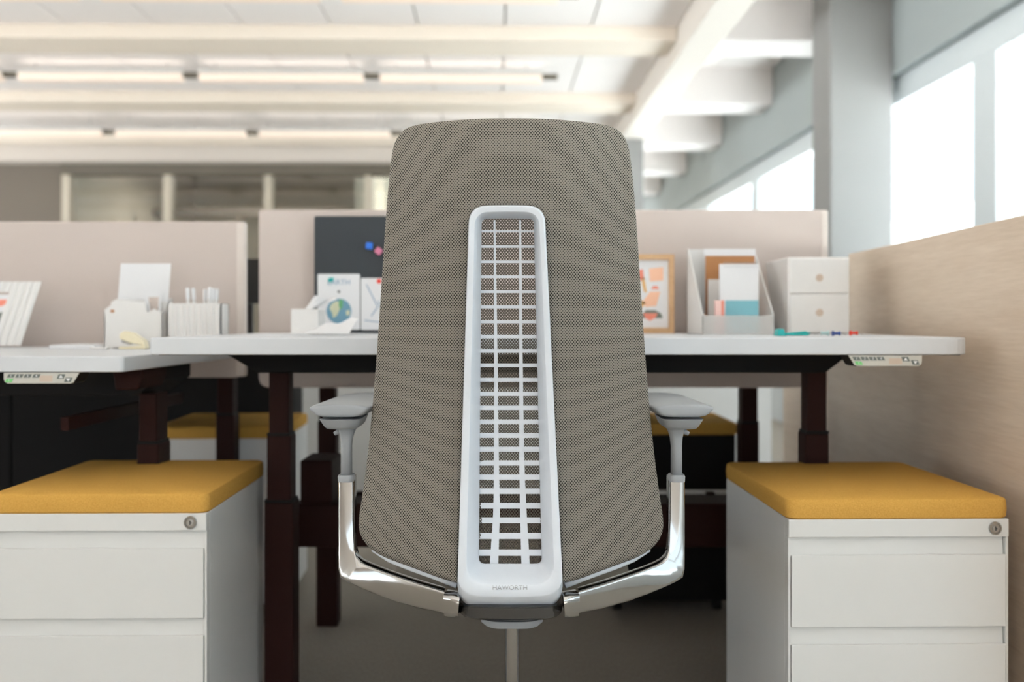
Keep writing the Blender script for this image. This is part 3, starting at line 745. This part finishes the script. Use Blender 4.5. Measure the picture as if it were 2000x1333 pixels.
e1 = card(620.5, 535.5, 703, 644.5, 'white EARTH card with a painted globe on the dark pinboard')
yp = yf - .0014
g = PX(662, 608, yf); R = 24.5 * yf / F
face(e1, 'globe', 'globe_blue', circ(*g, R), yp, yf - .001)
face(e1, 'printed_land', 'globe_sand', [(g[0] + R * u, g[1] + R * v) for u, v in ((-.6, .55), (-.2, .8), (.12, .7), (.05, .1), (-.15, -.35), (-.45, -.55), (-.55, -.1), (-.75, .2))], yp - .0003, yp)
face(e1, 'printed_land', 'globe_green', [(g[0] + R * u, g[1] + R * v) for u, v in ((.05, .95), (.35, .85), (.3, .3), (.12, .05), (-.02, .5))], yp - .0004, yp)
face(e1, 'printed_land', 'globe_sand', [(g[0] + R * u, g[1] + R * v) for u, v in ((.55, .0), (.85, .1), (.88, -.3), (.6, -.35))], yp - .0003, yp)
face(e1, 'printed_dot', 'ink', circ(*PX(662, 570, yf), 2.6 * yf / F, 12), yp, yf - .001)
text_part('EARTH', 'lettering', 'ink_blue', e1, .0195, Matrix.Translation(Vector((PX(662, 0, yf)[0], yp, PX(0, 552, yf)[1])) - e1.location) @ Matrix.Rotation(math.pi / 2, 4, 'X'), .0002)
e2 = card(705, 543.5, 786, 645, 'white card with faint line drawing, partly behind the chair back')
for a, b in (((716, 556), (738, 600)), ((738, 600), (725, 618)), ((738, 588), (756, 628)), ((712, 626), (745, 630))):
    p, q = PX(*a, yf), PX(*b, yf); dx, dz = q[0] - p[0], q[1] - p[1]; L = math.hypot(dx, dz); ux, uz = -dz / L * .0012, dx / L * .0012
    face(e2, 'drawn_line', 'ink_blue', [(p[0] - ux, p[1] - uz), (q[0] - ux, q[1] - uz), (q[0] + ux, q[1] + uz), (p[0] + ux, p[1] + uz)], yp, yf - .001)
pushpin((*[PX(649, 545, yf)[0], yf - .001], PX(649, 545, yf)[1]), 'teal', 'teal push pin holding the EARTH card', (-.15, -1, -.25))
pushpin((PX(742, 550, yf)[0], yf - .001, PX(742, 550, yf)[1]), 'red', 'red push pin holding the line drawing card beside the chair')
def mag(x, y, m, label, rot):
    c = PX(x, y, yb - .008); r = 7.2 * yb / F
    t = thing('square_magnet', label, 'magnet', (c[0], yb - .009, c[1] - r))
    a = math.radians(rot)
    MB().prism([(c[0] + r * 1.25 * math.cos(a + math.pi / 2 * k), c[1] + r * 1.25 * math.sin(a + math.pi / 2 * k)) for k in range(4)], 'y', yb - .02, yb - .008).build('cap', m, t, bevel=.0025, seg=3)
mag(722, 481, 'blue', 'blue square magnet on the dark pinboard', 38); mag(740, 491, 'pink', 'pink square magnet beside the blue one, by the chair back', 5)
# tissue box and crumpled tissue
yt = 2.40
t0, t1 = PX(568, 650, yt), PX(622, 604, yt)
tb = thing('tissue_box', 'white tissue box standing left of the globe card', 'tissue box', ((t0[0] + t1[0]) / 2, yt + .04, ZR))
MB().box(t0[0], t1[0], yt, yt + .085, ZR, t1[1]).build('carton', 'white_plastic', tb, bevel=.002)
def crumple(cx, cy, cz, rx_, ry_, rz_, name, parent, seed, m='paper'):
    rnd = random.Random(seed); bm = bmesh.new(); bmesh.ops.create_icosphere(bm, subdivisions=3, radius=1)
    ax = [Vector((rnd.uniform(-1, 1), rnd.uniform(-1, 1), rnd.uniform(-1, 1))).normalized() for _ in range(16)]
    vs = []
    for v in bm.verts:
        d = 1.0
        for i, a in enumerate(ax): d -= .10 * abs(math.sin(5 * v.co.dot(a) + i)) * (1 if i % 2 else -.6)
        vs.append(Vector((cx + v.co.x * rx_ * d, cy + v.co.y * ry_ * d, max(cz - rz_ * .98, cz + v.co.z * rz_ * d))))
    b = MB().add(vs, [tuple(v.index for v in f.verts) for f in bm.faces]); bm.free()
    return b.build(name, m, parent, smooth='auto')
def sheet_tissue(pts, name, parent):
    """open folded sheet: rows of points"""
    return MB().loft(pts, cap=False, closed=False).build(name, 'paper', parent)
cx, czz = PX(634, 598, yt + .04)
rows = []
for i in range(7):
    u = i / 6; row = []
    for j in range(7):
        v = j / 6; w = .012 + .030 * u
        row.append((cx - .045 + .045 * u + (v - .5) * w * 1.5, yt + .04 + .012 * math.sin(7 * v + 3 * u), t1[1] - .004 + .036 * u * (1 - .45 * abs(v - .4)) + .006 * math.sin(9 * v)))
    rows.append(row)
sheet_tissue(rows, 'tissue', tb)
ct = thing('crumpled_tissue', 'loose white tissue lying in front of the globe card', 'tissue', (P(645, 0, 2.28).x, 2.28, ZR))
c = PX(640, 640, 2.28)
rows = []
for i in range(9):
    u = i / 8; row = []
    for j in range(8):
        v = j / 7
        row.append((PX(598, 0, 2.28)[0] + .104 * u + .01 * v, 2.25 + .07 * v, ZR + .003 + (.012 + .034 * u) * v * (1 - .25 * u * v) + .004 * math.sin(11 * u + 5 * v) * v))
    rows.append(row)
m_ = MB().loft(rows, cap=False, closed=False)
m_.add([(a[0], a[1], ZR + .001) for a in [r[0] for r in rows] + [r[-1] for r in reversed(rows)]], [tuple(range(18))])
m_.build('folded_sheet', 'paper', ct)
# sheet of paper on the desk
tag(MB().box(P(480, 0, 2.2).x, P(565, 0, 2.2).x, 2.2, 2.42, ZR, ZR + .002).build('paper_sheet', 'paper'), 'white paper sheet lying flat near the desk screens gap', 'paper')
# framed art
ya = 2.56
fa = thing('picture_frame', 'oak framed abstract print standing right of the chair back', 'picture frame', (P(1270, 0, ya).x, ya, ZR))
x0, x1, z0, z1 = P(1196, 0, ya).x, P(1317, 0, ya).x, ZR, P(0, 497, ya).z
fw = 11 * ya / F
MB().box(x0 + fw, x1 - fw, ya + .004, ya + .012, z0 + fw, z1 - fw).build('mount', 'paper', fa)
for a in ((x0, x0 + fw, z0, z1), (x1 - fw, x1, z0, z1), (x0 + fw, x1 - fw, z0, z0 + fw), (x0 + fw, x1 - fw, z1 - fw, z1)):
    MB().box(a[0], a[1], ya - .006, ya + .014, a[2], a[3]).build('frame_bar', 'frame_oak', fa, bevel=.0012)
def art(m, pts): face(fa, 'printed_shape', m, [PX(x, y, ya) for x, y in pts], ya + .0034, ya + .004)
art('coral', [(1240, 530), (1256, 526), (1258, 545), (1247, 551), (1240, 548)]); art('ochre', [(1253, 546), (1258, 540), (1264, 572), (1258, 570)])
art('ochre', [(1245, 570), (1250, 585), (1262, 592), (1252, 604), (1247, 600)])
art('coral', [(1272, 565), (1276, 559), (1284, 559), (1288, 565)])
art('peach', [(1270, 570), (1290, 570), (1282, 598), (1262, 600), (1254, 592)]); art('peach', [(1268, 525), (1296, 522), (1296, 548), (1270, 550)])
art('slate', [(1250, 618), (1262, 606), (1280, 606), (1292, 613), (1295, 622), (1282, 622), (1250, 622)])
face(fa, 'printed_shape', 'coral', [PX(x, y, ya - .0005) for x, y in ((1256, 612), (1285, 612), (1281, 621), (1270, 627), (1261, 622))], ya + .0028, ya + .0034)
# magazine file with folders and notebook
ym = 2.34
mf = thing('magazine_file', 'white magazine file holding folders and a spiral notebook', 'magazine file', (P(1435, 0, ym).x, ym + .08, ZR))
L_, R_ = P(1372, 0, ym).x, P(1512, 0, ym).x
zl, zh = ZR + .045, P(0, 487, ym + .20).z
for x in (L_, R_ - .0025):
    MB().prism([(ym, ZR), (ym + .205, ZR), (ym + .205, zh), (ym + .19, zh), (ym, zl)], 'x', x, x + .0025).build('side_panel', 'white_plastic', mf)
MB().box(L_, R_, ym + .2025, ym + .205, ZR, zh).build('back_panel', 'white_plastic', mf)
MB().box(L_, R_, ym, ym + .0025, ZR, zl).build('front_panel', 'frost', mf)
MB().box(L_, R_, ym, ym + .205, ZR, ZR + .002).build('base_panel', 'white_plastic', mf)
yk = ym + .15
kf = thing('file_folder', 'brown kraft folder standing in the white magazine file', 'folder', (P(1430, 0, yk).x, yk, ZR + .0022))
MB().box(P(1378, 0, yk).x, P(1474, 0, yk).x, yk, yk + .004, ZR + .0022, P(0, 500, yk).z).build('cover', 'kraft', kf)
MB().box(P(1376, 0, yk).x, P(1477, 0, yk).x, yk + .006, yk + .008, ZR + .0022, P(0, 486, yk).z).build('white_sheet', 'paper', kf)
yk2 = ym + .11
tag(MB().box(P(1384, 0, yk2).x, P(1428, 0, yk2).x, yk2, yk2 + .012, ZR + .0022, P(0, 546, yk2).z).build('white_booklet', 'milky'), 'small white booklet in the magazine file before the kraft folder', 'booklet')
yn = ym + .035
nb = thing('spiral_notebook', 'white spiral notebook with teal band in the magazine file', 'notebook', (P(1443, 0, yn).x, yn, ZR + .0022))
n0, n1, nt_ = P(1406, 0, yn).x, P(1482, 0, yn).x, P(0, 516, yn).z
MB().box(n0, n1, yn, yn + .009, ZR + .0022, nt_).build('page_block', 'paper', nb, bevel=.001)
for k in range(13):
    x = n0 + .012 + (n1 - n0 - .018) * k / 12
    MB().tube([(x, yn + .0045 + .007 * math.cos(a), nt_ - .002 + .007 * math.sin(a)) for a in [math.radians(-150 + 300 * j / 9) for j in range(10)]], .0009, 5).build('wire_ring', 'steel', nb)
MB().box(P(1417, 0, yn).x, n1 - .001, yn - .0008, yn, P(0, 612, yn).z, P(0, 587, yn).z).build('teal_band', 'teal_cover', nb)
MB().box(P(1417, 0, yn).x, n1 - .001, yn - .0008, yn, ZR + .0022, P(0, 612, yn).z).build('lower_band', 'teal_cover', nb)
ys_ = ym + .02
st_ = thing('sticky_flags', 'pink and coral sticky flag pad in the magazine file', 'sticky notes', (P(1404, 0, ys_).x, ys_, ZR + .0022))
MB().box(P(1396, 0, ys_).x, P(1409, 0, ys_).x, ys_, ys_ + .006, ZR + .0022, P(0, 587, ys_).z).build('pale_pad', 'pale_pink', st_)
MB().box(P(1409, 0, ys_).x, P(1414, 0, ys_).x, ys_, ys_ + .006, ZR + .0022, P(0, 587, ys_).z).build('coral_pad', 'coral', st_)
# two drawer organiser
yd = 2.36
dx0, dx1, dz1 = P(1540, 0, yd).x, P(1661, 0, yd).x, P(0, 502, yd).z
do = thing('drawer_organiser', 'milky white two drawer desk organiser beside the oak partition', 'organiser', ((dx0 + dx1) / 2, yd + .1, ZR))
MB().prism([(yd + .004, ZR), (yd + .15, ZR), (yd + .215, dz1), (yd + .004, dz1)], 'x', dx0, dx1).build('case', 'milky', do, bevel=.004, seg=3)
zm = P(0, 574, yd).z
for a, b, ky in ((zm + .001, dz1 - .004, 543), (ZR + .004, zm - .001, 611)):
    dr = MB().box(dx0 + .004, dx1 - .004, yd - .002, yd + .006, a, b).build('drawer', 'white_plastic', do, bevel=.0025, seg=3)
    c = PX(1600, ky, yd)
    MB().loft([[(c[0] + r * math.cos(t), y, c[1] + r * math.sin(t)) for t in [2 * math.pi * k / 20 for k in range(20)]] for r, y in ((.0088, yd - .002), (.0088, yd - .0035), (.006, yd - .0035), (.005, yd - .0022))]).build('finger_ring', 'sticker', dr, smooth='auto')
# small stationery along the front edge
def lying_pin(x, D, m, ang, label):
    c = P(x, 0, D); d = Vector((math.cos(ang), math.sin(ang), 0)); c = Vector((c.x, D, ZR + .0055))
    t = thing('push_pin', label, 'push pin', (c.x, c.y, ZR))
    MB().tube([c + d * k for k in (-.012, -.0115, -.009, -.0065, .002, .0035, .005)], [.004, .0055, .0055, .0032, .003, .0046, .0046], 12).build('head', m, t, smooth='auto')
    MB().tube([c + d * .005, c + d * .019 - Vector((0, 0, .004))], [.0006, .0003], 6).build('needle', 'steel', t)
lying_pin(1608, 2.12, 'teal_pale', math.pi * .9, 'pale clear push pin lying in front of the drawer organiser')
lying_pin(1636, 2.08, 'navy', .1, 'blue push pin lying near the right end of the worktop')
lying_pin(1670, 2.14, 'red', .15, 'red push pin lying beside the oak partition')
bc = thing('binder_clip', 'teal binder clip lying in front of the magazine file', 'binder clip', (P(1525, 0, 2.10).x, 2.10, ZR))
xc = P(1524, 0, 2.1).x
MB().prism([(xc - .010, ZR), (xc + .010, ZR), (xc + .004, ZR + .015), (xc - .007, ZR + .014)], 'y', 2.088, 2.115).build('jaw', 'teal', bc, bevel=.001)
MB().tube([(xc + .006, 2.09, ZR + .004), (xc + .05, 2.092, ZR + .008), (xc + .062, 2.10, ZR + .005), (xc + .05, 2.11, ZR + .006), (xc + .006, 2.113, ZR + .004)], .0022, 8).build('wire_arm', 'teal', bc, smooth=True)
MB().tube([(xc + .008, 2.09, ZR + .003), (xc + .05, 2.075, ZR + .003), (xc + .056, 2.085, ZR + .003), (xc + .012, 2.10, ZR + .003)], .0022, 8).build('wire_arm', 'teal', bc, smooth=True)

# ------------------------------------------------------------------ things on the left desk
yq = 2.48
lf = thing('picture_frame', 'white ribbed frame with grey and coral print leaning at the left edge', 'picture frame', (P(0, 0, yq).x, yq, ZL))
lean = math.radians(14)
def fr(px, py, dy=0): q = P(px, py, yq); return Vector((q.x, yq + (q.z - ZL) * math.tan(lean) + dy, q.z))
zt_ = P(0, 549, yq).z
for k in range(12):
    xt = 66 - 14.2 * k; xb_ = 40 - 14.2 * k
    if 4 <= k <= 8: segs = ((675, 648), (570, 549))
    elif k == 3: segs = ((675, 549),)
    else: segs = ((675, 549),)
    for ya_, yb_ in segs:
        def xx(py): return xb_ + (xt - xb_) * (675 - py) / (675 - 549)
        q0, q1 = fr(xx(ya_) - 7, ya_), fr(xx(yb_) - 7, yb_)
        r = 7.2 * yq / F
        MB().loft([[c + Vector((r * math.cos(a), .6 * r * math.sin(a), 0)) for a in [2 * math.pi * j / 12 for j in range(12)]] for c in (q0, q1)]).build('rib', 'white_plastic', lf, smooth='auto')
def quad(m, name, pts, dy): 
    f_ = [fr(x, y, dy) for x, y in pts]; b_ = [p + Vector((0, .004, 0)) for p in f_]
    nn = len(pts); MB().add(f_ + b_, [tuple(range(nn)), tuple(range(2 * nn - 1, nn - 1, -1))] + [(i, (i + 1) % nn, (i + 1) % nn + nn, i + nn) for i in range(nn)]).build(name, m, lf)
quad('paper', 'mat_board', [(-90, 650), (12, 650), (30, 575), (-70, 575)], .002)
quad('slate', 'print_area', [(-80, 640), (8, 640), (21, 597), (-10, 612), (-74, 612)], .0005)
quad('coral', 'print_area', [(-72, 600), (-8, 598), (16, 585), (-66, 585)], .0005)
tag(MB().box(P(103, 0, 2.4).x, P(190, 0, 2.4).x, 2.38, 2.55, ZL, ZL + .009).build('notepad', 'paper', bevel=.001), 'white notepad lying flat before the left screen', 'notepad')
tag(MB().box(P(163, 0, 2.3).x, P(196, 0, 2.3).x, 2.33, 2.36, ZL, ZL + .006).build('eraser', 'white_plastic', bevel=.002), 'small white eraser lying beside the letter sorter', 'eraser')
# letter sorter
yo = 2.42
ls = thing('letter_sorter', 'white letter sorter with scooped ends on the left desk', 'letter sorter', (P(260, 0, yo).x, yo + .05, ZL))
def sorter(y, pts, m='white_plastic'): MB().prism([PX(a, b, yo) for a, b in pts], 'y', y, y + .003).build('divider', m, ls, bevel=.0008)
base_y = 630 + (CZ - ZL) * F / yo
sorter(yo, [(203, base_y), (318, base_y), (318, 612), (300, 603), (288, 612), (282, 590), (232, 588), (222, 592), (203, 606)])
sorter(yo + .035, [(205, base_y), (316, base_y), (316, 590), (292, 586), (215, 584), (205, 590)])
sorter(yo + .075, [(205, base_y), (316, base_y), (316, 582), (216, 575), (205, 588)])
for a in (203, 315.5): MB().box(PX(a, 0, yo)[0], PX(a + 2.5, 0, yo)[0], yo, yo + .078, ZL, P(0, 612, yo).z).build('end_panel', 'white_plastic', ls)
MB().box(PX(203, 0, yo)[0], PX(318, 0, yo)[0], yo, yo + .078, ZL, ZL + .003).build('tray', 'white_plastic', ls)
MB().disc(PX(219.5, 608, yo), .004, yo - .0006, yo + .001, 16, 1.3).build('grommet', 'kraft', ls)
yv = yo + .055
lt = thing('letter_sheet', 'white letter standing tilted in the letter sorter', 'letter', (P(280, 0, yv).x, yv, ZL + .004))
a_ = [PX(x, y, yv) for x, y in ((222, 676), (322, 676), (334, 515), (236, 515))]
MB().prism(a_, 'y', yv, yv + .0015).build('sheet', 'paper', lt)
yu = yo + .02
sg = thing('photo_strip', 'small white card with pinkish centre at the front of the letter sorter', 'card', (P(300, 0, yu).x, yu, ZL + .004))
MB().prism([PX(x, y, yu) for x, y in ((286, 676), (316, 676), (314, 575), (282, 570))], 'y', yu, yu + .0015).build('sheet', 'paper', sg)
MB().prism([PX(x, y, yu - .0004) for x, y in ((294, 609), (309, 605), (310, 580), (290, 581))], 'y', yu - .0006, yu).build('print_area', 'screen', sg)
# pen cup, ribbed, with pens
yc = 2.40
pc = thing('pen_cup', 'white ribbed pen box behind the raised worktop corner', 'pen holder', (P(376, 0, yc).x, yc + .03, ZL))
u0, u1, uz = P(326, 0, yc).x, P(432, 0, yc).x, P(0, 593, yc).z
for a in ((u0, u1, yc, yc + .003), (u0, u1, yc + .062, yc + .065), (u0, u0 + .003, yc, yc + .065), (u1 - .003, u1, yc, yc + .065)):
    MB().box(a[0], a[1], a[2], a[3], ZL, uz).build('side_panel', 'white_plastic', pc)
MB().box(u0, u1, yc, yc + .065, ZL, ZL + .003).build('base_panel', 'white_plastic', pc)
for k in range(9):
    x = u0 + .008 + (u1 - u0 - .016) * k / 8
    MB().tube([(x, yc, ZL + .002), (x, yc, uz - .004)], .0035, 8).build('rib', 'milky', pc, smooth='auto')
pens = [(372, 366, 562), (384, 377, 563), (398, 401, 565), (405, 410, 561), (411, 416, 563), (416, 424, 564)]
plab = ['leftmost white pen in the ribbed pen box, leaning left', 'second white pen from the left in the pen box', 'third white pen from the left in the pen box', 'white pen right of the middle in the pen box', 'second white pen from the right in the pen box', 'rightmost white pen in the ribbed pen box']
for i, (xb_, xt_, yt_) in enumerate(pens):
    yy_ = yc + .018 + .007 * (i % 3); b_ = P(xb_, 0, yy_); tp = P(xt_, yt_, yy_)
    b_ = Vector((b_.x, yy_, ZL + .0075)); d_ = (tp - b_).normalized()
    t = thing('pen', plab[i], 'pen', (b_.x, yy_, ZL + .0033), group='white pens in the pen box')
    MB().tube([b_, tp - d_ * .028], .0042, 10).build('barrel', 'white_plastic', t, smooth='auto')
    MB().tube([tp - d_ * .028, tp - d_ * .002, tp], [.0049, .0049, .003], 10).build('cap', 'paper', t, smooth='auto')
# stapler
ysx = 2.34
sx0, sx1 = P(231, 0, ysx).x, P(283, 0, ysx).x; zb_ = ZL
sl_ = thing('stapler', 'cream stapler on the left desk in front of the letter sorter', 'stapler', ((sx0 + sx1) / 2, ysx, ZL))
def band(m, name, prof_, y0, y1, **k): MB().prism(prof_, 'y', y0, y1).build(name, m, sl_, bevel=.003, seg=3, **k)
ln = sx1 - sx0
band('cream', 'base', [(sx0, zb_), (sx1, zb_), (sx1, zb_ + .010), (sx0 + .012, zb_ + .006), (sx0, zb_ + .006)], ysx, ysx + .03)
band('cream', 'arm', [(sx0 + .002, zb_ + .024), (sx0 + .002, zb_ + .036), (sx0 + .012, zb_ + .043), (sx0 + ln * .5, zb_ + .038), (sx1 - .004, zb_ + .02), (sx1, zb_ + .008), (sx0 + ln * .45, zb_ + .014)], ysx, ysx + .03)
band('steel', 'magazine', [(sx0 + .004, zb_ + .016), (sx0 + .004, zb_ + .023), (sx0 + ln * .42, zb_ + .0145), (sx0 + ln * .4, zb_ + .010)], ysx + .006, ysx + .024)
# monitor seen through the slit between the screens
mo = thing('monitor', 'black monitor glimpsed in the slit between the two screens', 'monitor', (-.86, 3.2, ZL))
MB().box(-1.12, -.60, 3.2, 3.225, .93, 1.075).build('display', 'screen_black', mo, bevel=.004)
MB().box(-.88, -.84, 3.225, 3.24, ZL + .006, 1.0).build('stand', 'screen_black', mo, bevel=.003)
MB().box(-.98, -.74, 3.16, 3.30, ZL, ZL + .008).build('foot', 'screen_black', mo, bevel=.003)
